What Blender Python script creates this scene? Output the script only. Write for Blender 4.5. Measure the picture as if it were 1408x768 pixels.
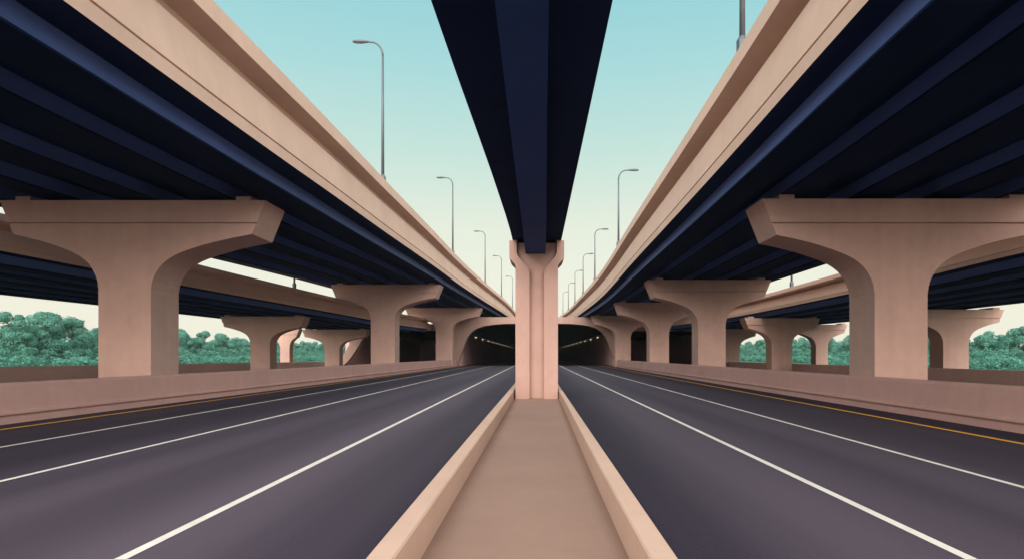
import bpy, bmesh, math, random
from mathutils import Vector, noise
R = math.radians
random.seed(7)
for o in list(bpy.data.objects): bpy.data.objects.remove(o)
scene = bpy.context.scene
C = scene.collection
EYE = 1.8

# ------------------------------------------------------------------ camera
cam_d = bpy.data.cameras.new('camera'); cam = bpy.data.objects.new('camera', cam_d); C.objects.link(cam)
cam.location = (0, 0, EYE); cam.rotation_euler = (R(90), 0, 0)
cam_d.sensor_width = 36; cam_d.lens = 850/1408*36
cam_d.shift_x = -34/1408; cam_d.shift_y = 103/1408
cam_d.clip_start = 0.1; cam_d.clip_end = 9000
scene.camera = cam

# ------------------------------------------------------------------ world
SUN_EL, SUN_AZ = 29, 180          # behind the camera
w = bpy.data.worlds.new('World'); scene.world = w; w.use_nodes = True
nt = w.node_tree; nt.nodes.clear()
def N(nt, t, **k):
    n = nt.nodes.new(t)
    for a, b in k.items(): setattr(n, a, b)
    return n
out = N(nt, 'ShaderNodeOutputWorld'); bg = N(nt, 'ShaderNodeBackground'); bg.inputs[1].default_value = 0.1
sky = N(nt, 'ShaderNodeTexSky', sky_type='NISHITA'); sky.sun_disc = False
sky.sun_elevation = R(SUN_EL); sky.sun_rotation = R(SUN_AZ); sky.air_density = 1; sky.dust_density = 2.0
tc = N(nt, 'ShaderNodeTexCoord'); sep = N(nt, 'ShaderNodeSeparateXYZ'); nt.links.new(tc.outputs['Generated'], sep.inputs[0])
ramp = N(nt, 'ShaderNodeValToRGB'); nt.links.new(sep.outputs['Z'], ramp.inputs[0])
def s2l(c): return tuple((x/255/12.92 if x/255 <= .04045 else ((x/255+.055)/1.055)**2.4) for x in c)
SKYPTS = [(0.0, (244, 239, 219)), (0.10, (241, 239, 219)), (0.20, (231, 237, 217)), (0.31, (199, 228, 216)), (0.42, (170, 219, 219)), (0.52, (148, 211, 217)), (1.0, (110, 185, 205))]
el = ramp.color_ramp.elements
while len(el) > 1: el.remove(el[0])
el[0].position = SKYPTS[0][0]; el[0].color = (*s2l(SKYPTS[0][1]), 1)
for p, c in SKYPTS[1:]:
    e = el.new(p); e.color = (*s2l(c), 1)
EXPO = 1.25
sc = N(nt, 'ShaderNodeVectorMath', operation='SCALE'); sc.inputs['Scale'].default_value = 10/2**EXPO
nt.links.new(ramp.outputs[0], sc.inputs[0])
mix = N(nt, 'ShaderNodeMix', data_type='RGBA'); mix.inputs[0].default_value = 0.95
nt.links.new(sky.outputs[0], mix.inputs[6]); nt.links.new(sc.outputs[0], mix.inputs[7])
nt.links.new(mix.outputs[2], bg.inputs[0]); nt.links.new(bg.outputs[0], out.inputs[0])

sd = bpy.data.lights.new('sun', 'SUN'); sun = bpy.data.objects.new('sun', sd); C.objects.link(sun)
sd.energy = 4.7; sd.angle = R(92); sd.color = (1, .86, .77)
sun.rotation_euler = (R(90-SUN_EL), 0, 0)
sun.location = (0, -50, 60)

vs = scene.view_settings; vs.view_transform = 'Standard'; vs.look = 'None'; vs.gamma = 1; vs.use_curve_mapping = False
vs.exposure = EXPO

# ------------------------------------------------------------------ materials
def mat(name, base, var=None, rough=.85, nscale=.6, amount=.5, bump=.0, bscale=30, streak=0, spec=.3, emit=None, metal=0):
    m = bpy.data.materials.new(name); m.use_nodes = True; t = m.node_tree; b = t.nodes['Principled BSDF']
    b.inputs['Roughness'].default_value = rough; b.inputs['Specular IOR Level'].default_value = spec
    b.inputs['Metallic'].default_value = metal
    g = N(t, 'ShaderNodeNewGeometry')
    n1 = N(t, 'ShaderNodeTexNoise'); n1.inputs['Scale'].default_value = nscale; n1.inputs['Detail'].default_value = 6; n1.inputs['Roughness'].default_value = .62
    t.links.new(g.outputs['Position'], n1.inputs['Vector'])
    n2 = N(t, 'ShaderNodeTexNoise'); n2.inputs['Scale'].default_value = nscale*9; n2.inputs['Detail'].default_value = 5
    t.links.new(g.outputs['Position'], n2.inputs['Vector'])
    add = N(t, 'ShaderNodeMath', operation='MULTIPLY_ADD'); add.inputs[1].default_value = .35; t.links.new(n2.outputs[0], add.inputs[0]); t.links.new(n1.outputs[0], add.inputs[2])
    if streak:
        mp = N(t, 'ShaderNodeMapping'); mp.inputs['Scale'].default_value = (2.2, 2.2, .12)
        t.links.new(g.outputs['Position'], mp.inputs[0])
        n3 = N(t, 'ShaderNodeTexNoise'); n3.inputs['Scale'].default_value = 1.4; n3.inputs['Detail'].default_value = 5; t.links.new(mp.outputs[0], n3.inputs['Vector'])
        a2 = N(t, 'ShaderNodeMath', operation='MULTIPLY_ADD'); a2.inputs[1].default_value = streak; t.links.new(n3.outputs[0], a2.inputs[0]); t.links.new(add.outputs[0], a2.inputs[2]); add = a2
    mr = N(t, 'ShaderNodeMapRange'); c = .675 + streak*.5
    mr.inputs[1].default_value = c-.28; mr.inputs[2].default_value = c+.28; t.links.new(add.outputs[0], mr.inputs[0])
    mx = N(t, 'ShaderNodeMix', data_type='RGBA'); mx.inputs[6].default_value = (*(var or tuple(x*(1-amount) for x in base)), 1); mx.inputs[7].default_value = (*base, 1)
    t.links.new(mr.outputs[0], mx.inputs[0]); t.links.new(mx.outputs[2], b.inputs['Base Color'])
    if bump:
        bn = N(t, 'ShaderNodeTexNoise'); bn.inputs['Scale'].default_value = bscale; bn.inputs['Detail'].default_value = 3; t.links.new(g.outputs['Position'], bn.inputs['Vector'])
        bp = N(t, 'ShaderNodeBump'); bp.inputs['Strength'].default_value = bump; bp.inputs['Distance'].default_value = .02
        t.links.new(bn.outputs[0], bp.inputs['Height']); t.links.new(bp.outputs[0], b.inputs['Normal'])
    if emit:
        b.inputs['Emission Color'].default_value = (*emit[:3], 1); b.inputs['Emission Strength'].default_value = emit[3]
    return m
CONC = mat('concrete', (.54, .36, .308), (.42, .275, .235), nscale=.35, bump=.25, bscale=22, streak=.35)
PARA = mat('parapet_concrete', (.63, .445, .36), (.52, .365, .29), nscale=.35, bump=.2, bscale=22, streak=.3)
BARR = mat('barrier_concrete', (.56, .34, .305), (.46, .275, .25), nscale=.4, bump=.25, bscale=22, streak=.35)
PIERC = CONC
FLOORC = mat('median_concrete', (.335, .22, .175), (.28, .18, .145), nscale=.5, bump=.3, bscale=25)
SLABM = mat('slab_underside_shade', (.013, .027, .075), (.009, .019, .055), nscale=.5, spec=.05)  # near-black navy, under-deck shade put into the colour
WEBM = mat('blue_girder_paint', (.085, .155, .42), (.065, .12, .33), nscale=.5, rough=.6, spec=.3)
FLANGE = mat('shaded_flange', (.008, .018, .052), (.005, .012, .037), nscale=.8, rough=.9, spec=.05)  # shade on the girder bottoms painted in as near-black
BARF = mat('far_barrier_lit_concrete', (.80, .54, .49), (.68, .45, .41), nscale=.4, streak=.3)  # lightened concrete, painted brighter where the decks block the sun
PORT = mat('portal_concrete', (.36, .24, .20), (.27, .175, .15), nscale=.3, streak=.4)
PAVE = mat('bounce_paving', (.48, .39, .33), (.38, .31, .26), nscale=.3)  # out of view, kept pale to reflect light up under the decks
PARO = mat('outer_parapet_lit_concrete', (.86, .64, .53), (.77, .56, .465), nscale=.35, streak=.3)  # paler copy of the parapet concrete, replaces light missing under the main decks
TUNW = mat('tunnel_lining', (.74, .48, .46), (.60, .38, .37), nscale=.4, streak=.3, spec=.03, rough=1)
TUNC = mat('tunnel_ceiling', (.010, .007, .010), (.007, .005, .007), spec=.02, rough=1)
STEEL = mat('lamp_steel', (.10, .12, .14), (.07, .085, .10), rough=.5, metal=.3)
WHITE = mat('white_road_paint', (.80, .78, .73), (.62, .60, .56), nscale=2.5, rough=.7)
YELLOW = mat('yellow_road_paint', (.92, .46, .04), (.74, .36, .03), nscale=2.5, rough=.7)
GRASS = mat('grass_ground', (.04, .10, .06), (.03, .075, .045), nscale=.08)
TLAMP = mat('tunnel_lamp_glow', (.9, .8, .6), (.9, .8, .6), emit=(1, .84, .58, .5))
BARK = mat('bark', (.10, .075, .055), (.06, .045, .035), nscale=2)

def asphalt(name):
    m = bpy.data.materials.new(name); m.use_nodes = True; t = m.node_tree; b = t.nodes['Principled BSDF']
    g = N(t, 'ShaderNodeNewGeometry')
    mp = N(t, 'ShaderNodeMapping'); mp.inputs['Scale'].default_value = (.62, .014, 1); t.links.new(g.outputs['Position'], mp.inputs[0])
    n1 = N(t, 'ShaderNodeTexNoise'); n1.inputs['Scale'].default_value = 1; n1.inputs['Detail'].default_value = 6; n1.inputs['Roughness'].default_value = .5; t.links.new(mp.outputs[0], n1.inputs['Vector'])
    # wheel-worn bands: paler in the lane centres
    sp = N(t, 'ShaderNodeSeparateXYZ'); t.links.new(g.outputs['Position'], sp.inputs[0])
    ab = N(t, 'ShaderNodeMath', operation='ABSOLUTE'); t.links.new(sp.outputs['X'], ab.inputs[0])
    cr = N(t, 'ShaderNodeValToRGB'); sc = N(t, 'ShaderNodeMath', operation='DIVIDE'); sc.inputs[1].default_value = 14; t.links.new(ab.outputs[0], sc.inputs[0]); t.links.new(sc.outputs[0], cr.inputs[0])
    e = cr.color_ramp.elements; e[0].position = 0; e[0].color = (.0, .0, .0, 1); e[1].position = 1; e[1].color = (.1, .1, .1, 1)
    for p, v in ((.10, .05), (.17, .35), (.235, 1), (.30, .75), (.36, .35), (.44, .8), (.50, .45), (.60, .2), (.80, .1)):
        q = e.new(p); q.color = (v, v, v, 1)
    cr.color_ramp.interpolation = 'B_SPLINE'
    n2 = N(t, 'ShaderNodeTexNoise'); n2.inputs['Scale'].default_value = 28; n2.inputs['Detail'].default_value = 8; t.links.new(g.outputs['Position'], n2.inputs['Vector'])
    a = N(t, 'ShaderNodeMath', operation='MULTIPLY_ADD'); a.inputs[1].default_value = 1.15; t.links.new(n1.outputs[0], a.inputs[0]); t.links.new(cr.outputs[0], a.inputs[2])
    a2 = N(t, 'ShaderNodeMath', operation='MULTIPLY_ADD'); a2.inputs[1].default_value = .55; t.links.new(n2.outputs[0], a2.inputs[0]); t.links.new(a.outputs[0], a2.inputs[2])
    mr = N(t, 'ShaderNodeMapRange'); mr.inputs[1].default_value = .84; mr.inputs[2].default_value = 1.95; t.links.new(a2.outputs[0], mr.inputs[0])
    mx = N(t, 'ShaderNodeMix', data_type='RGBA'); mx.inputs[6].default_value = (.024, .018, .034, 1); mx.inputs[7].default_value = (.100, .080, .108, 1)
    t.links.new(mr.outputs[0], mx.inputs[0]); t.links.new(mx.outputs[2], b.inputs['Base Color'])
    b.inputs['Roughness'].default_value = .75; b.inputs['Specular IOR Level'].default_value = .25
    bn = N(t, 'ShaderNodeTexNoise'); bn.inputs['Scale'].default_value = 90; t.links.new(g.outputs['Position'], bn.inputs['Vector'])
    bp = N(t, 'ShaderNodeBump'); bp.inputs['Strength'].default_value = .3; bp.inputs['Distance'].default_value = .01
    t.links.new(bn.outputs[0], bp.inputs['Height']); t.links.new(bp.outputs[0], b.inputs['Normal'])
    return m
ASPH = asphalt('asphalt')

def leafmat(name, a, b_):
    m = bpy.data.materials.new(name); m.use_nodes = True; t = m.node_tree; b = t.nodes['Principled BSDF']
    g = N(t, 'ShaderNodeNewGeometry'); n1 = N(t, 'ShaderNodeTexNoise'); n1.inputs['Scale'].default_value = .5; n1.inputs['Detail'].default_value = 3
    t.links.new(g.outputs['Position'], n1.inputs['Vector'])
    mr = N(t, 'ShaderNodeMapRange'); mr.inputs[1].default_value = .35; mr.inputs[2].default_value = .65; t.links.new(n1.outputs[0], mr.inputs[0])
    mx = N(t, 'ShaderNodeMix', data_type='RGBA'); mx.inputs[6].default_value = (*a, 1); mx.inputs[7].default_value = (*b_, 1)
    t.links.new(mr.outputs[0], mx.inputs[0]); t.links.new(mx.outputs[2], b.inputs['Base Color'])
    b.inputs['Roughness'].default_value = .8; b.inputs['Specular IOR Level'].default_value = .15
    tr = N(t, 'ShaderNodeBsdfTranslucent'); t.links.new(mx.outputs[2], tr.inputs[0])
    ms = N(t, 'ShaderNodeMixShader'); ms.inputs[0].default_value = .5
    t.links.new(b.outputs[0], ms.inputs[1]); t.links.new(tr.outputs[0], ms.inputs[2]); t.links.new(ms.outputs[0], t.nodes['Material Output'].inputs[0])
    return m
LEAF = leafmat('leaves', (.085, .25, .195), (.135, .36, .28))  # lightened greens carry the distance haze in the leaf colour

# ------------------------------------------------------------------ helpers
def tag(o, label=None, cat=None, group=None, kind=None):
    if label: o['label'] = label
    if cat: o['category'] = cat
    if group: o['group'] = group
    if kind: o['kind'] = kind
    return o
def empty(name, loc):
    o = bpy.data.objects.new(name, None); C.objects.link(o); o.location = loc; o.empty_display_size = .3; return o
def link(name, bm, mats, parent=None, loc=None, bevel=0, smooth=False):
    bmesh.ops.recalc_face_normals(bm, faces=bm.faces)
    me = bpy.data.meshes.new(name); bm.to_mesh(me); bm.free()
    for m in (mats if isinstance(mats, (list, tuple)) else [mats]): me.materials.append(m)
    o = bpy.data.objects.new(name, me); C.objects.link(o)
    if parent: o.parent = parent
    if loc: o.location = loc
    if bevel:
        b = o.modifiers.new('bevel', 'BEVEL'); b.width = bevel; b.segments = 2; b.limit_method = 'ANGLE'; b.angle_limit = R(40); b.harden_normals = False
    if smooth:
        for p in me.polygons: p.use_smooth = True
    return o
def box(bm, x0, x1, y0, y1, z0, z1, mi=0):
    v = [bm.verts.new((x, y, z)) for x in (x0, x1) for y in (y0, y1) for z in (z0, z1)]
    for f in ((0,1,3,2), (4,6,7,5), (0,4,5,1), (2,3,7,6), (0,2,6,4), (1,5,7,3)):
        bm.faces.new([v[i] for i in f]).material_index = mi
def prism(bm, pts, y0, y1, mi=0):
    """outline in XZ pushed along Y"""
    a = [bm.verts.new((x, y0, z)) for x, z in pts]; b = [bm.verts.new((x, y1, z)) for x, z in pts]
    bm.faces.new(a).material_index = mi; bm.faces.new(b[::-1]).material_index = mi
    n = len(pts)
    for i in range(n): bm.faces.new((a[i], b[i], b[(i+1) % n], a[(i+1) % n])).material_index = mi
def interp(tab, x):
    """smooth Hermite through (x, y) table, flat outside"""
    if x <= tab[0][0]: return tab[0][1]
    if x >= tab[-1][0]: return tab[-1][1]
    n = len(tab)
    def sl(i):
        if i == 0 or i == n-1: return 0 if i == 0 else (tab[-1][1]-tab[-2][1])/(tab[-1][0]-tab[-2][0])
        return (tab[i+1][1]-tab[i-1][1])/(tab[i+1][0]-tab[i-1][0])
    for i in range(n-1):
        if tab[i][0] <= x <= tab[i+1][0]:
            h = tab[i+1][0]-tab[i][0]; t = (x-tab[i][0])/h
            return ((2*t**3-3*t*t+1)*tab[i][1] + (t**3-2*t*t+t)*h*sl(i) + (-2*t**3+3*t*t)*tab[i+1][1] + (t**3-t*t)*h*sl(i+1))
def stations(y0, y1):
    ys = [y0]; 
    while ys[-1] < y1: ys.append(min(y1, ys[-1] + (2.5 if ys[-1] < 160 else 10)))
    return ys
def sweep(bm, ys, prof, mats=None, org=(0, 0, 0)):
    """prof(y) -> closed outline [(x, z)]; mats: material index per outline edge"""
    rows = []
    for y in ys:
        rows.append([bm.verts.new((x-org[0], y-org[1], z-org[2])) for x, z in prof(y)])
    n = len(rows[0])
    for a, b in zip(rows, rows[1:]):
        for i in range(n):
            f = bm.faces.new((a[i], a[(i+1) % n], b[(i+1) % n], b[i]))
            if mats: f.material_index = mats[i]
    for r in (rows[0], rows[-1]):
        try: bm.faces.new(r)
        except Exception: pass
def tube(bm, pts, rads, seg=10):
    rings = []
    for i, p in enumerate(pts):
        p = Vector(p); d = (Vector(pts[min(i+1, len(pts)-1)]) - Vector(pts[max(i-1, 0)])).normalized()
        u = d.orthogonal().normalized() if i == 0 else (rings_u - d*rings_u.dot(d)).normalized()
        rings_u = u; v = d.cross(u)
        rings.append([bm.verts.new(p + (u*math.cos(a)+v*math.sin(a))*rads[i]) for a in (2*math.pi*k/seg for k in range(seg))])
    for a, b in zip(rings, rings[1:]):
        for k in range(seg): bm.faces.new((a[k], a[(k+1) % seg], b[(k+1) % seg], b[k]))
    bm.faces.new(rings[0][::-1]); bm.faces.new(rings[-1])

# ------------------------------------------------------------------ ground, roads
bm = bmesh.new(); v = [bm.verts.new(p) for p in ((-4000, -500, -.03), (4000, -500, -.03), (4000, 6000, -.03), (-4000, 6000, -.03))]; bm.faces.new(v)
tag(link('ground', bm, GRASS), kind='structure')
BAR_L = [(-60, 13.75), (16, 13.7), (31, 13.35), (60, 12.8), (95.5, 12.45)]       # barrier foot, left
BAR_R = [(-60, 10.9), (14, 11.05), (40, 11.15), (95.5, 11.7)]
MED_LI = [(-30, .985), (5, .985), (24, .90), (60, .86), (96, .86)]
MED_LO = [(-30, 1.19), (5, 1.185), (30, 1.09), (60, 1.06), (96, 1.06)]
MED_RI = [(-30, .785), (5, .785), (24, .87), (60, .86), (96, .86)]
MED_RO = [(-30, .98), (5, .98), (30, 1.03), (60, 1.06), (96, 1.06)]
def strip(name, xa, xb, ys, z, m, parent=None):
    bm = bmesh.new(); prev = None
    for y in ys:
        r = (bm.verts.new((xa(y), y, z)), bm.verts.new((xb(y), y, z)))
        if prev: bm.faces.new((prev[0], prev[1], r[1], r[0]))
        prev = r
    return link(name, bm, m, parent)
ROAD_Y = stations(-40, 420)
for s, bar, nm in ((-1, BAR_L, 'left'), (1, BAR_R, 'right')):
    rd = tag(strip('road', lambda y: s*.6, lambda y: s*(interp(bar, y)+.3), ROAD_Y, 0.0, ASPH), kind='structure')
    k = lambda x: s*x
    if s < 0: lines = [(3.66, 3.62, .11, WHITE), (7.62, 7.35, .10, WHITE), (10.45, 9.95, .10, WHITE), (12.95, 11.85, .15, YELLOW)]
    else: lines = [(3.82, 3.72, .11, WHITE), (6.60, 6.75, .10, WHITE), (9.78, 10.5, .15, YELLOW)]
    for a, b, wd, mm in lines:
        xc = lambda y, a=a, b=b: a + (b-a)*min(1, max(0, (y-8)/85))
        strip('edge_line' if mm is YELLOW else 'lane_line', lambda y: s*(xc(y)-wd/2), lambda y: s*(xc(y)+wd/2), ROAD_Y, .006, mm, rd)
    # unseen service road beneath the outer deck, paved pale to bounce light
    tag(strip('pavement', lambda y: s*(interp(bar, y)+.45), lambda y: s*(31 if s < 0 else 25.2), ROAD_Y[:60], -.006, PAVE), kind='structure')
# median
bm = bmesh.new()
sweep(bm, stations(-30, 95.9), lambda y: [(-interp(MED_LI, y)-.02, 0.0), (-interp(MED_LI, y)-.02, .07), (interp(MED_RI, y)+.02, .07), (interp(MED_RI, y)+.02, 0.0)])
tag(link('median', bm, FLOORC), kind='structure')
for s, a, b, lab in ((-1, MED_LI, MED_LO, 'low flat topped concrete kerb wall on the left side of the brown median'),
                     (1, MED_RI, MED_RO, 'low flat topped concrete kerb wall on the right side of the brown median')):
    bm = bmesh.new()
    sweep(bm, stations(-30, 95.8), lambda y: [(s*interp(a, y), .003), (s*interp(a, y), .385), (s*(interp(a, y)+.015), .40), (s*(interp(b, y)-.015), .40), (s*interp(b, y), .385), (s*interp(b, y), .003)])
    tag(link('median_kerb', bm, PARA), lab, 'kerb', 'kerb walls along the median')
# roadside barriers
for s, tab, lab in ((-1, BAR_L, 'near brown concrete barrier with a stepped foot along the left carriageway'), (1, BAR_R, 'near brown concrete barrier with a stepped foot along the right carriageway')):
    P = [(0, .004), (.01, .225), (-.05, .245), (-.05, .285), (.06, .35), (.12, .985), (.20, 1.06), (.46, 1.06), (.50, 1.03), (.52, .004)]
    bm = bmesh.new(); sweep(bm, stations(-40, 95.8), lambda y: [(s*(interp(tab, y)+u), v) for u, v in P])
    tag(link('concrete_barrier', bm, BARR), lab, 'barrier', 'concrete barriers beside the roads')
FAR_L = [(-40, 1.12), (36, 1.09), (78, .87), (110, .72)]
FAR_R = [(-40, 1.0), (30, .97), (60, .92), (110, .80)]
for s, X, tab, lab in ((-1, 31, FAR_L, 'far low brown barrier in front of the trees, left of the outer overpass piers'), (1, 25.2, FAR_R, 'far low brown barrier in front of the trees on the right side')):
    bm = bmesh.new(); sweep(bm, stations(-40, 95), lambda y: [(s*X, -.02), (s*(X+.1), interp(tab, y)-.03), (s*(X+.12), interp(tab, y)), (s*(X+.36), interp(tab, y)), (s*(X+.45), -.02)])
    tag(link('concrete_barrier', bm, BARF), lab, 'barrier', 'concrete barriers beside the roads')

# ------------------------------------------------------------------ decks
# outer face of the parapet, u grows into the deck, v above the slab underside
PAR = [(0, 0), (0, .34), (.05, .35), (.05, .385), (0.0, .40), (.19, 1.62), (.48, 1.80), (.48, 2.04), (-.12, 2.15), (-.08, 2.68), (-.06, 2.70), (.30, 2.70), (.62, 1.9), (.70, 1.6), (.72, .45), (.62, 0)]
class Path:
    def __init__(s, side, edge, slab, width, ks=1.0): s.side, s.edge, s.slab, s.width, s.ks = side, edge, slab, width, ks
    def X(s, y, u): return s.side*(interp(s.edge, y)+u)
    def Z(s, y, v=0): return EYE + interp(s.slab, y) + v
def deck(p, girders, gd, gw, y0, y1, label, cat='overpass', group='overpass decks'):
    pm = PARA if p.ks == 1 else PARO
    o = (p.X(y0, p.width/2), y0, 0)
    root = tag(empty('overpass_deck', o), label, cat, group); ys = stations(y0, y1); k = p.ks
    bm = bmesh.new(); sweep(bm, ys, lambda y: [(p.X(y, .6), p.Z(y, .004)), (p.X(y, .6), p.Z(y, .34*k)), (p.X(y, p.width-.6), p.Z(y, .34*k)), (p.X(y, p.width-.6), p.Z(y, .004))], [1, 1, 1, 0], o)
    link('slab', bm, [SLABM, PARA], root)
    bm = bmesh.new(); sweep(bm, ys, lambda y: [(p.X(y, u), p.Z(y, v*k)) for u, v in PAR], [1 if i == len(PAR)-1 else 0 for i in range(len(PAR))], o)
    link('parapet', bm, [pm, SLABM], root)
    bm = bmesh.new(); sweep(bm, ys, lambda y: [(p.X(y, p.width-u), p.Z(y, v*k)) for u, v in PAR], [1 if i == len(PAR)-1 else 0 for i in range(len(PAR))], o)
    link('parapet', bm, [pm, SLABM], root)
    for g in girders:
        bm = bmesh.new()
        # web, and a flange plate along its foot with underside shade in its colour
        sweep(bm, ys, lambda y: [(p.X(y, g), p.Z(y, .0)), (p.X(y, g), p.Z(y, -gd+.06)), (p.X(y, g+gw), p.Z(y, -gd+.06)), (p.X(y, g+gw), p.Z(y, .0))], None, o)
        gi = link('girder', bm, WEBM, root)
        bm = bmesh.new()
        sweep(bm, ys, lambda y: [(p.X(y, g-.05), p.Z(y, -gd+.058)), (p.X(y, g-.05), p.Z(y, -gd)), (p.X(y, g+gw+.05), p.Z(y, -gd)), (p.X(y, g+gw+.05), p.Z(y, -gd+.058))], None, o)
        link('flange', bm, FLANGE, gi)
    return root
ML = Path(-1, [(0, 8.3), (12, 8.28), (22.5, 8.05), (34, 8.1), (47, 8.15), (62, 8.15), (76, 7.8), (91, 7.2), (120, 5.9), (146, 5.3), (200, 5.0), (300, 5.0)],
          [(0, 6.15), (12, 6.2), (22.5, 6.25), (57, 7.2), (91, 7.5), (150, 7.7), (300, 8.6)], 13.3)
MR = Path(1, [(0, 5.55), (10, 5.6), (17, 5.78), (25, 5.95), (40, 6.25), (55, 6.6), (75, 6.85), (100, 6.95), (140, 7.05), (170, 7.1), (230, 7.0), (300, 7.0)],
          [(0, 6.0), (21, 5.95), (44, 5.98), (64, 5.95), (90, 6.32), (130, 7.0), (170, 8.3), (230, 10.4), (300, 12.5)], 11.9)
OL = Path(-1, [(0, 21.8), (20, 21.8), (37, 21.6), (50, 20.9), (62, 19.8), (83, 17.6), (94, 16.4)], [(0, 4.2), (37, 4.2), (57, 4.12), (80, 3.85), (94, 3.9)], 13.0, .56)
OR_ = Path(1, [(0, 18.6), (24, 18.9), (31, 19.6), (40, 20.3), (60, 20.9), (72, 20.6), (84, 19.0), (94, 17.6)], [(0, 3.95), (40, 3.95), (70, 3.98), (94, 4.0)], 14.2, .56)
deck(ML, [.85, 3.3, 6.2, 9.1, 11.95], .52, 1.0, -2, 300, 'left main overpass deck, high blue girders beneath a tan parapet, nearest on the left')
deck(MR, [.6, 2.55, 5.1, 7.7, 10.3], .52, .95, -2, 300, 'right main overpass deck, high blue girders beneath a tan parapet, nearest on the right')
deck(OL, [.7, 3.3, 5.9, 8.5, 11.1], .46, .9, -20, 95.6, 'lower outer overpass deck on the left, seen beneath the left main deck')
deck(OR_, [.7, 3.3, 5.9, 8.6, 11.6], .46, .9, -20, 95.6, 'lower outer overpass deck on the right, seen beneath the right main deck')
# narrow centre deck straight overhead
CL = [(-30, 1.62), (0, 1.5), (8, 1.34), (16, 1.10), (24, .95), (95, .95)]; CR = [(-30, .9), (8, .965), (24, .97), (95, .95)]
GL = [(-30, .50), (7, .473), (24, .44), (95, .40)]; GR = [(-30, .0), (7, .14), (24, .34), (95, .40)]
o = (0, -30, 0); root = tag(empty('overpass_deck', o), 'narrow dark centre deck running straight overhead onto the middle pier', 'overpass', 'overpass decks')
ys = stations(-30, 95.6); SZ = EYE+4.49
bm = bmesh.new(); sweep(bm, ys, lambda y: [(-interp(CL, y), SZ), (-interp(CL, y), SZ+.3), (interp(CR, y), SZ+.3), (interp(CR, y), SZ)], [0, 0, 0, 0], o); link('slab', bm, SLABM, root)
for a, s in ((CL, -1), (CR, 1)):
    bm = bmesh.new(); sweep(bm, ys, lambda y: [(s*(interp(a, y)-.01), SZ+.304), (s*(interp(a, y)-.01), SZ+1.1), (s*(interp(a, y)-.2), SZ+1.1), (s*(interp(a, y)-.25), SZ+.304)], None, o); link('parapet', bm, PARA, root)
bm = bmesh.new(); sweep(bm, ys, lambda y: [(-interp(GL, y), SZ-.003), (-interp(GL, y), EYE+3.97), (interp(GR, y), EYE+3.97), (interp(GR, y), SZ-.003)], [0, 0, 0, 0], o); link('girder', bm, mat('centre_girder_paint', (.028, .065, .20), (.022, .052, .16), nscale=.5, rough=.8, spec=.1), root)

# ------------------------------------------------------------------ piers
CURVE = [(0, 3.2), (.012, 2.94), (.05, 2.62), (.12, 2.28), (.26, 1.95), (.52, 1.62), (.76, 1.40), (1.0, 1.23)]
def pier(y, xc, hw, xl, xr, H, depth, label, k=1.0, group='flared concrete piers under the main decks', blocks=(.82, .84)):
    root = tag(empty('bridge_pier', (xc, y, 0)), label, 'pier', group)
    T = EYE+H; L = xl-xc; Rr = xr-xc          # cap reach left (negative) and right at its top
    sl = .49*k; dt = 1.23*k
    def arm(reach):
        s = 1 if reach > 0 else -1; end = abs(reach)-sl - hw
        pts = []
        for i in range(25):
            t = (i/24)**2.2
            pts.append((s*(hw+end*t), T-interp(CURVE, t)*k))
        return pts
    rt = arm(Rr); lf = arm(L)
    g0 = T-.80*k
    bm = bmesh.new()
    def edge_x(reach, z): s = 1 if reach > 0 else -1; return s*(abs(reach)-sl*(T-z)/dt)
    g1 = g0-.075
    # two front courses with the groove open between them, then the full body behind
    prism(bm, [(L, T), (edge_x(L, g0), g0), (edge_x(Rr, g0), g0), (Rr, T)], 0, .11)
    prism(bm, [(edge_x(L, g1), g1)] + lf[::-1] + rt + [(edge_x(Rr, g1), g1)], 0, .11)
    prism(bm, [(L, T)] + lf[::-1] + rt + [(Rr, T)], .11, depth)
    link('cap', bm, PIERC, root)
    bm = bmesh.new(); box(bm, -hw, hw, 0, depth, -.05, T-3.2*k)
    link('column', bm, PIERC, root)
    for s, f in zip((L, Rr), blocks):
        bm = bmesh.new(); c = s*f; box(bm, c-.27, c+.27, .02, depth-.12, T-.01, T+.15)
        link('bearing_block', bm, PIERC, root, bevel=.02)
    return root
pier(22.5, -15.0, .955, -19.55, -9.88, 5.60, 1.75, 'largest flared pier on the left, beside the near barrier under the left main deck')
pier(58, -14.45, 1.12, -19.35, -9.05, 6.55, 2.0, 'second flared pier of the left main deck, right of the small outer piers')
pier(91, -13.65, 1.22, -19.4, -8.1, 6.86, 2.0, 'third and farthest flared pier of the left main deck, beside the tunnel mouth')
pier(21, 12.38, .9, 7.66, 17.1, 5.28, 1.7, 'largest flared pier on the right, beside the near barrier under the right main deck')
pier(44, 12.47, .98, 7.92, 16.7, 5.30, 1.8, 'second flared pier of the right main deck, its left arm just above the road')
pier(63, 12.5, .98, 8.0, 16.6, 5.30, 1.8, 'third flared pier of the right main deck, between the second and the tunnel mouth')
pier(90.5, 12.65, 1.12, 8.05, 17.0, 5.68, 2.0, 'farthest flared pier of the right main deck, beside the tunnel mouth')
g2 = 'flared concrete piers under the outer decks'
pier(57, -25.5, .9, -29.2, -21.4, 3.52, 1.5, 'nearer small outer pier on the left, in front of the far barrier', .78, g2)
pier(80, -26.5, .95, -30.4, -21.9, 3.25, 1.5, 'small outer pier on the left next to the outer tunnel mouth', .78, g2)
pier(80, -32.6, .6, -35.0, -30.75, 3.25, 1.2, 'slim pier behind the far left barrier, partly hidden by another pier', .78, g2)
pier(46, 31.2, .95, 27.6, 34.8, 3.36, 1.6, 'outer pier at the right edge, behind the far barrier', .78, g2)
pier(58, 23.0, .95, 19.5, 26.6, 3.42, 1.5, 'small outer pier on the right, in front of the far barrier', .78, g2)
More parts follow.
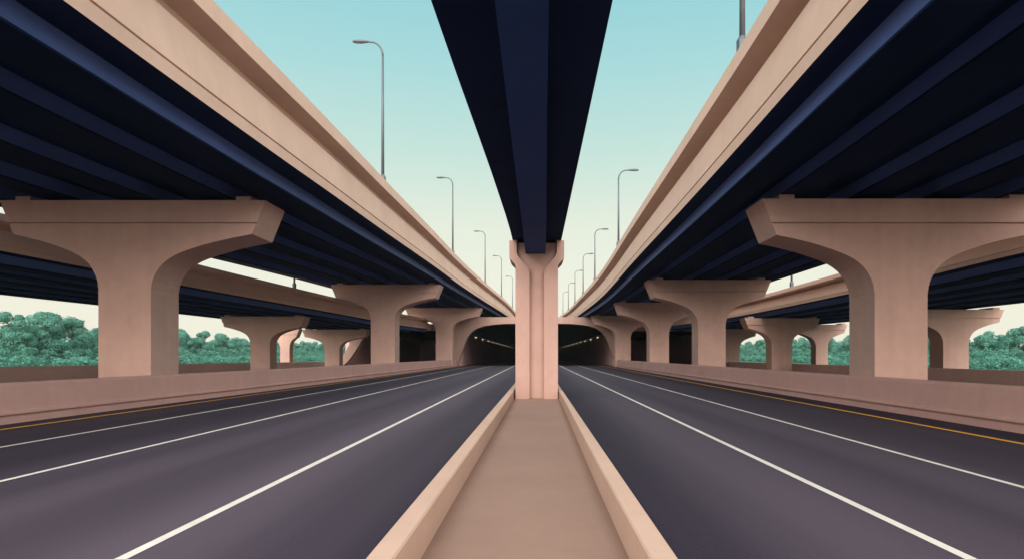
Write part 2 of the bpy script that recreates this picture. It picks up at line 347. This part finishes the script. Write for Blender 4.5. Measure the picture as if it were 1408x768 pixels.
pier(70, 32.3, .68, 29.3, 35.2, 3.40, 1.3, 'slim outer pier behind the far right barrier with trees either side', .78, g2)
pier(81, 25.6, 1.0, 21.6, 29.0, 3.36, 1.5, 'farthest outer pier on the right, partly behind the second main pier', .78, g2)

# centre pier with a recessed middle panel and Y shaped ribs
def centre_pier(y, label):
    root = tag(empty('bridge_pier', (0, y, .07)), label, 'pier', 'piers of the narrow centre deck')
    z = lambda h: h + EYE - .07
    # body: recessed plane
    body = [(-.80, 0), (-.80, z(3.50)), (-1.04, z(3.80)), (-1.04, z(4.40)), (1.04, z(4.40)), (1.04, z(3.80)), (.80, z(3.50)), (.80, 0)]
    bm = bmesh.new(); prism(bm, body, .32, 1.5); link('column', bm, PIERC, root, bevel=.02)
    for s in (-1, 1):
        inner = [(.28, 0.0)]
        for i in range(13):
            a = i/12; t = a*a*(3-2*a)
            inner.append((.28+.50*t, z(3.20)+.80*a))
        inner.append((.78, z(4.44)))
        outer = [(1.07, z(4.44)), (1.07, z(3.78)), (1.03, z(3.70)), (.86, z(3.52)), (.83, z(3.44)), (.83, 0)]
        bm = bmesh.new(); prism(bm, [(s*a, b) for a, b in inner+outer], 0, .34)
        prism(bm, [(s*a, b) for a, b in [(.81, 0), (.83, 0), (.83, z(3.44)), (.86, z(3.52)), (1.03, z(3.70)), (1.07, z(3.78)), (1.07, z(4.44)), (1.02, z(4.44)), (1.02, z(3.79)), (.81, z(3.50))]], .335, 1.55)
        link('rib', bm, PIERC, root, bevel=.02)
        bm = bmesh.new(); box(bm, s*.86-.09, s*.86+.09, .2, 1.3, z(4.39), z(4.488)); link('bearing_block', bm, PIERC, root)
    return root
centre_pier(24.1, 'tall narrow centre pier with a recessed middle strip, standing on the median')

# ------------------------------------------------------------------ tunnels
PY = 96
def ring(bm, inner, outer, y0, y1):
    n = len(inner)
    f = [[bm.verts.new((x, y, z)) for x, z in L] for y in (y0, y1) for L in (inner, outer)]
    fi, fo, bi, bo = f
    for i in range(n-1):
        bm.faces.new((fi[i], fi[i+1], fo[i+1], fo[i])); bm.faces.new((bi[i], bo[i], bo[i+1], bi[i+1]))
        bm.faces.new((fi[i], bi[i], bi[i+1], fi[i+1])); bm.faces.new((fo[i], fo[i+1], bo[i+1], bo[i]))
    bm.faces.new((fi[0], fo[0], bo[0], bi[0])); bm.faces.new((fi[-1], bi[-1], bo[-1], fo[-1]))
arch = [(.9, 4.82), (3, 4.82), (5, 4.79), (6.8, 4.66), (8.2, 4.45), (9.3, 4.08), (10.15, 3.5), (10.75, 2.75), (11.15, 1.9), (11.45, 1.0), (11.75, 0.1), (12.05, -.8), (12.3, -1.8)]
for s, nm in ((-1, 'left'), (1, 'right')):
    root = tag(empty('tunnel', (s*6.5, PY, 0)), f'dark road tunnel with an arched mouth at the end of the {nm} carriageway', 'tunnel', 'road tunnels')
    outer = [(.9, 5.83), (3, 5.83), (5, 5.83), (6.8, 5.83), (8.2, 5.83), (9.6, 5.83), (11.0, 5.82), (12.4, 5.75), (13.2, 5.3), (13.5, 4.0), (13.5, 2.2), (13.5, .2), (13.5, -1.8)]
    cen = lambda L: [(s*x-s*6.5, z+EYE) for x, z in L]
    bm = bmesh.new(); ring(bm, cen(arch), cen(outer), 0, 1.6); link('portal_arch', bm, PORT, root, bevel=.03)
    # thin raised moulding round the opening edge
    sh = [(x+.0, z-.0) for x, z in arch]; of = []
    for i, (x, z) in enumerate(arch):
        a = Vector(arch[max(i-1, 0)]); b = Vector(arch[min(i+1, len(arch)-1)]); d = (b-a).normalized(); n = Vector((-d.y, d.x)); 
        if n.x < 0 or (abs(n.x) < .3 and n.y < 0): n = -n
        of.append((x+n.x*.22, z+n.y*.22))
    bm = bmesh.new(); ring(bm, cen([(x-.01, z-.01) for x, z in arch]), cen(of), -.12, .05); link('moulding', bm, PORT, root, bevel=.02)
    bm = bmesh.new(); box(bm, s*12.35-s*6.5, s*12.9-s*6.5, 1.62, 330, -.02, EYE+3.9); link('side_wall', bm, TUNW, root)
    bm = bmesh.new(); box(bm, s*.0-s*6.5, s*.88-s*6.5, .4, 330, .01, EYE+5.2); link('centre_wall', bm, TUNW, root)
    bm = bmesh.new()
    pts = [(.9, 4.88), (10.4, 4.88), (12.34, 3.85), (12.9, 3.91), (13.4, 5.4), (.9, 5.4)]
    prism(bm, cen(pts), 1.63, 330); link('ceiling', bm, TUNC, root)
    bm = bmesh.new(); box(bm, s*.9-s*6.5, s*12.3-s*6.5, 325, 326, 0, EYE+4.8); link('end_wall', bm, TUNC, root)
    nth = ['first', 'second', 'third', 'fourth', 'fifth', 'sixth', 'seventh', 'eighth', 'ninth', 'tenth', 'eleventh', 'twelfth']
    for i in range(12):
        y = PY+12+16*i
        lr = tag(empty('tunnel_light', (s*12.3, y, EYE+3.45)), f'{nth[i]} glowing wall light counted from the mouth of the {nm} tunnel', 'light', f'wall lights in the {nm} tunnel')
        bm = bmesh.new(); box(bm, -.05, .05, -1.6, 1.6, -.09, .09); link('housing', bm, TUNC, lr)
        bm = bmesh.new(); box(bm, -.10-.051*s-.0, -.0-.051*s, -1.5, 1.5, -.06, .06) if s > 0 else box(bm, .051, .151, -1.5, 1.5, -.06, .06); link('lens', bm, TLAMP, lr)
    # outer tube
    root = tag(empty('tunnel', (s*21, PY, 0)), f'low wide outer tunnel mouth under the outer deck on the {nm}', 'tunnel', 'road tunnels')
    cen = lambda L: [(s*x-s*21, z+EYE) for x, z in L]
    inn = [(14.3, -1.8), (14.3, 2.6), (14.6, 3.5), (15.4, 3.72), (20, 3.72), (24.5, 3.7), (26.2, 3.4), (27.0, 2.6), (27.7, 1.4), (28.6, 0.0), (29.3, -.9), (30.2, -1.8)]
    outr = [(13.52, -1.8), (13.52, 2.6), (13.52, 3.9), (15.4, 4.8), (20, 4.75), (25.2, 4.7), (27.6, 4.2), (28.6, 3.0), (29.2, 1.6), (29.9, .2), (30.6, -.7), (31.3, -1.8)]
    bm = bmesh.new(); ring(bm, cen(inn), cen(outr), .2, 1.6); link('portal_arch', bm, PORT, root, bevel=.03)
    bm = bmesh.new(); box(bm, s*29.6-s*21, s*30.2-s*21, 1.62, 200, -.03, EYE+3.9); link('side_wall', bm, TUNW, root)
    bm = bmesh.new(); box(bm, s*13.5-s*21, s*14.25-s*21, 1.62, 200, -.03, EYE+3.9); link('side_wall', bm, TUNW, root)
    bm = bmesh.new(); box(bm, s*14.27-s*21, s*29.58-s*21, 1.62, 200, EYE+3.78, EYE+4.6); link('ceiling', bm, TUNC, root)
    bm = bmesh.new(); box(bm, s*14.3-s*21, s*29.5-s*21, 60, 61, -.02, EYE+3.77); link('end_wall', bm, TUNW, root)

# ------------------------------------------------------------------ street lamps
def lamp(x, y, z, h, s, label, thick=1.0, group='street lamps on the main decks', arm=1.35):
    root = tag(empty('street_lamp', (x, y, z)), label, 'street lamp', group)
    bm = bmesh.new(); tube(bm, [(0, 0, -.02), (0, 0, .35), (0, 0, .42), (0, 0, .5)], [.17*thick, .17*thick, .13*thick, .08*thick], 8); link('base', bm, STEEL, root)
    pts = [(0, 0, .4), (0, 0, h*.5), (0, 0, h-.75)]; rr = [.085*thick, .07*thick, .055*thick]
    bm = bmesh.new(); tube(bm, pts, rr); link('pole', bm, STEEL, root, smooth=True)
    pa = []
    for i in range(9):
        a = i/8*math.pi/2; pa.append((s*(.62-.62*math.cos(a)), 0, h-.75+.75*math.sin(a)))
    pa.append((s*(arm-.35), 0, h+.02)); pa = [(x_, y_, z_) for x_, y_, z_ in pa]
    bm = bmesh.new(); tube(bm, pa, [.055*thick]*3+[.05*thick]*7, 8); link('arm', bm, STEEL, root, smooth=True)
    bm = bmesh.new()
    prof = [(-.2, .05, .03), (-.05, .09, .07), (.3, .15, .095), (.58, .13, .08), (.70, .05, .04)]
    rings = []
    for d, wy, wz in prof:
        rings.append([bm.verts.new((s*(arm-.42+d), wy*math.cos(a), h+.02+wz*math.sin(a))) for a in (2*math.pi*k/10 for k in range(10))])
    for a, b in zip(rings, rings[1:]):
        for k in range(10): bm.faces.new((a[k], a[(k+1) % 10], b[(k+1) % 10], b[k]))
    bm.faces.new(rings[0]); bm.faces.new(rings[-1]); link('lamp_head', bm, STEEL, root, smooth=True)
Ls = ['tallest looking street lamp, nearest of those on the left main deck', 'second street lamp along the left main deck', 'third street lamp along the left main deck', 'fourth street lamp along the left main deck, thin and far', 'farthest left deck street lamp, right beside the centre pier']
for y, lb in zip((33.6, 62, 90, 113, 143), Ls): lamp(ML.X(y, .27), y, ML.Z(y, 2.7), 7.7, -1, lb)
Rs = ['nearest street lamp on the right main deck, its top cut off by the picture', 'second street lamp on the right main deck, tallest one fully in view', 'third street lamp on the right main deck', 'fourth street lamp on the right main deck', 'fifth street lamp on the right main deck, small', 'sixth street lamp on the right main deck, tiny', 'farthest tiny street lamp on the right deck next to the centre pier']
for y, lb in zip((17.8, 50, 74, 94, 115, 140, 170), Rs): lamp(MR.X(y, .12), y, MR.Z(y, 2.7), 6.2, 1, lb)
lamp(OL.X(53, .12), 53, OL.Z(53, 2.7*.56), 6, -1, 'street lamp foot showing above the left outer parapet', group='street lamps on the outer decks')
lamp(OR_.X(50.5, .12), 50.5, OR_.Z(50.5, 2.7*.56), 6, 1, 'street lamp pole showing above the right outer parapet', group='street lamps on the outer decks')

# ------------------------------------------------------------------ trees
def crown_bm(bm, rnd, h, r, nleaf, leaf, org=(0, 0, 0), zlo=.08):
    """leaf faces spread over many clumps"""
    cl = []
    n = 32
    for i in range(n):
        t = rnd.random(); zc = h*(zlo+.12+(.78-zlo)*t)
        rr = r*(1-.75*max(0, (t-.35)/.65)**1.6)
        a = rnd.random()*2*math.pi; d = rr*math.sqrt(rnd.random())*.85
        cr = r*(.19+.26*rnd.random())*(1.1-.35*t)
        cl.append((d*math.cos(a), d*math.sin(a), zc, cr))
    for k in range(nleaf):
        cx, cy, cz, cr = cl[k % n]
        d = Vector((rnd.gauss(0, 1), rnd.gauss(0, 1), rnd.gauss(0, 1)*.9+.25)).normalized()
        q = cr*(.86+.22*rnd.random()**2)
        q *= 1 + .25*noise.noise(Vector((cx, cy, cz)) + d*2.2)
        p = Vector((cx, cy, cz)) + Vector((d.x*q, d.y*q, d.z*q*.85))
        nrm = (d + Vector((rnd.uniform(-1, 1), rnd.uniform(-1, 1), rnd.uniform(-1, 1)))*.42).normalized()
        u = nrm.orthogonal().normalized(); v = nrm.cross(u); a = rnd.random()*6.28; u, v = u*math.cos(a)+v*math.sin(a), v*math.cos(a)-u*math.sin(a)
        s = leaf*(.6+.8*rnd.random()); p += Vector(org)
        bm.faces.new([bm.verts.new(p+u*s*.5), bm.verts.new(p+v*s*.42), bm.verts.new(p-u*s*.5), bm.verts.new(p-v*s*.42)])
def trunk_bm(rnd, h):
    bm = bmesh.new(); tube(bm, [(0, 0, -.1), (.1, 0, h*.3), (.0, .1, h*.6), (.1, 0, h*.85)], [.28, .2, .13, .04], 7)
    for i in range(5):
        a = rnd.random()*6.28; z = h*(.25+.1*i)
        tube(bm, [(0.05, 0, z), (math.cos(a)*1.0, math.sin(a)*1.0, z+.9), (math.cos(a)*2, math.sin(a)*2, z+1.5)], [.11, .08, .03], 6)
    return bm
protos = []
for i in range(5):
    rnd = random.Random(20+i)
    bm = bmesh.new(); crown_bm(bm, rnd, 10, 3.7+.3*(i % 3), 15000, .27)
    cm = bpy.data.meshes.new('crown'); bm.to_mesh(cm); bm.free(); cm.materials.append(LEAF)
    bm = trunk_bm(rnd, 10); tm = bpy.data.meshes.new('trunk'); bm.to_mesh(tm); bm.free(); tm.materials.append(BARK)
    protos.append((cm, tm))
def tree(x, y, h, i, label):
    root = tag(empty('tree', (x, y, 0)), label, 'tree', 'green trees beyond the far barriers')
    s = h/10; root.scale = (s*1.0, s*1.0, s); root.rotation_euler = (0, 0, i*1.7)
    for nm, me in zip(('crown', 'trunk'), protos[i % 5]):
        c = bpy.data.objects.new(nm, me); C.objects.link(c); c.parent = root
P1, P2, P3 = 'at the left picture edge', 'right of the largest left pier', 'between the small left outer piers'
Q1, Q2, Q3, Q4 = 'at the right edge of view', 'left of the largest right pier', 'between the two small outer piers on the right', 'beside the second right main pier'
trees = [ # x, y, height, label
 (-95, 112, 10.2, 'bushy green tree cut by the picture edge, leftmost '+P1),
 (-95, 119, 11.0, 'tallest bushy green tree '+P1),
 (-94, 125, 9.6, 'bushy green tree just right of the tallest '+P1),
 (-95, 134, 8.4, 'lowest bushy green tree, rightmost '+P1),
 (-95, 165, 9.6, 'bushy green tree, leftmost and tallest '+P2),
 (-95, 175, 9.2, 'bushy green tree, second '+P2),
 (-95, 186, 9.0, 'bushy green tree, in the middle of the row '+P2),
 (-95, 195, 7.4, 'lower green tree, second from the right '+P2),
 (-95, 203, 6.8, 'lowest green tree, rightmost '+P2),
 (-95, 229, 7.6, 'green tree sliver left of the slim pier '+P3),
 (-95, 252, 8.0, 'rounded hazy green tree '+P3),
 (-94, 270, 7.4, 'smaller hazy green tree near the outer tunnel mouth on the left'),
 (-95, 320, 7.4, 'hazy green tree sliver beside the left outer tunnel leg'),
 (92, 118, 7.6, 'bushy green tree, rightmost and tallest '+Q1),
 (90, 124, 7.2, 'bushy green tree, second from the right '+Q1),
 (88, 128, 6.4, 'lower bushy green tree next to the outer pier '+Q1),
 (90, 141, 6.4, 'narrow green glimpse of a tree between the largest right pier and the outer pier'),
 (90, 176, 7.8, 'rounded green tree, right one '+Q2),
 (88, 186, 7.6, 'rounded green tree, left one '+Q2),
 (90, 207, 8.4, 'rounded green tree, tallest '+Q3),
 (90, 217, 7.8, 'rounded green tree, lower one '+Q3),
 (90, 247, 8.6, 'hazy green tree, tallest '+Q4),
 (90, 262, 7.6, 'hazy green tree, lower one at the left '+Q4)]
for i, (x, y, h, lb) in enumerate(trees): tree(x, y, h, i, lb)
# the continuous wood behind them
bm = bmesh.new(); rnd = random.Random(5)
for s in (-1, 1):
    y = 85
    while y < 420:
        y += rnd.uniform(4.5, 6.5); x = s*(102+rnd.uniform(-2, 5)) if s < 0 else s*(96+rnd.uniform(-2, 5))
        h = (rnd.uniform(6.0, 7.6) if s < 0 else rnd.uniform(5.4, 6.8)); h *= 1+max(0, y-200)/1000
        crown_bm(bm, rnd, h, rnd.uniform(3.2, 4.2), 3200, .42, (x, y, 0), -.05)
tag(link('woodland', bm, LEAF), kind='stuff')
bm = bmesh.new()
for s in (-1, 1):
    for X, y0, y1, h0, h1 in ((91 if s < 0 else 86, 95, 330, 2.6, 4.2), (66 if s < 0 else 60, 52, 260, 1.3, 1.9)):
        y = y0
        while y < y1:
            y += rnd.uniform(1.8, 3.0); crown_bm(bm, rnd, rnd.uniform(h0, h1), rnd.uniform(1.8, 2.6), 900, .27, (s*X+rnd.uniform(-1, 1), y, -.3), -.15)
tag(link('undergrowth', bm, LEAF), kind='stuff')

# ------------------------------------------------------------------ air
HAZE = 0.00014
if HAZE:
    bm = bmesh.new(); box(bm, -300, 300, -60, 460, -1.03, 24)
    m = bpy.data.materials.new('haze'); m.use_nodes = True; t = m.node_tree; t.nodes.clear()
    o_ = N(t, 'ShaderNodeOutputMaterial'); pv = N(t, 'ShaderNodeVolumePrincipled'); pv.inputs['Density'].default_value = HAZE
    pv.inputs['Color'].default_value = (.78, .92, .98, 1); t.links.new(pv.outputs[0], o_.inputs['Volume'])
    tag(link('haze', bm, m), kind='stuff')
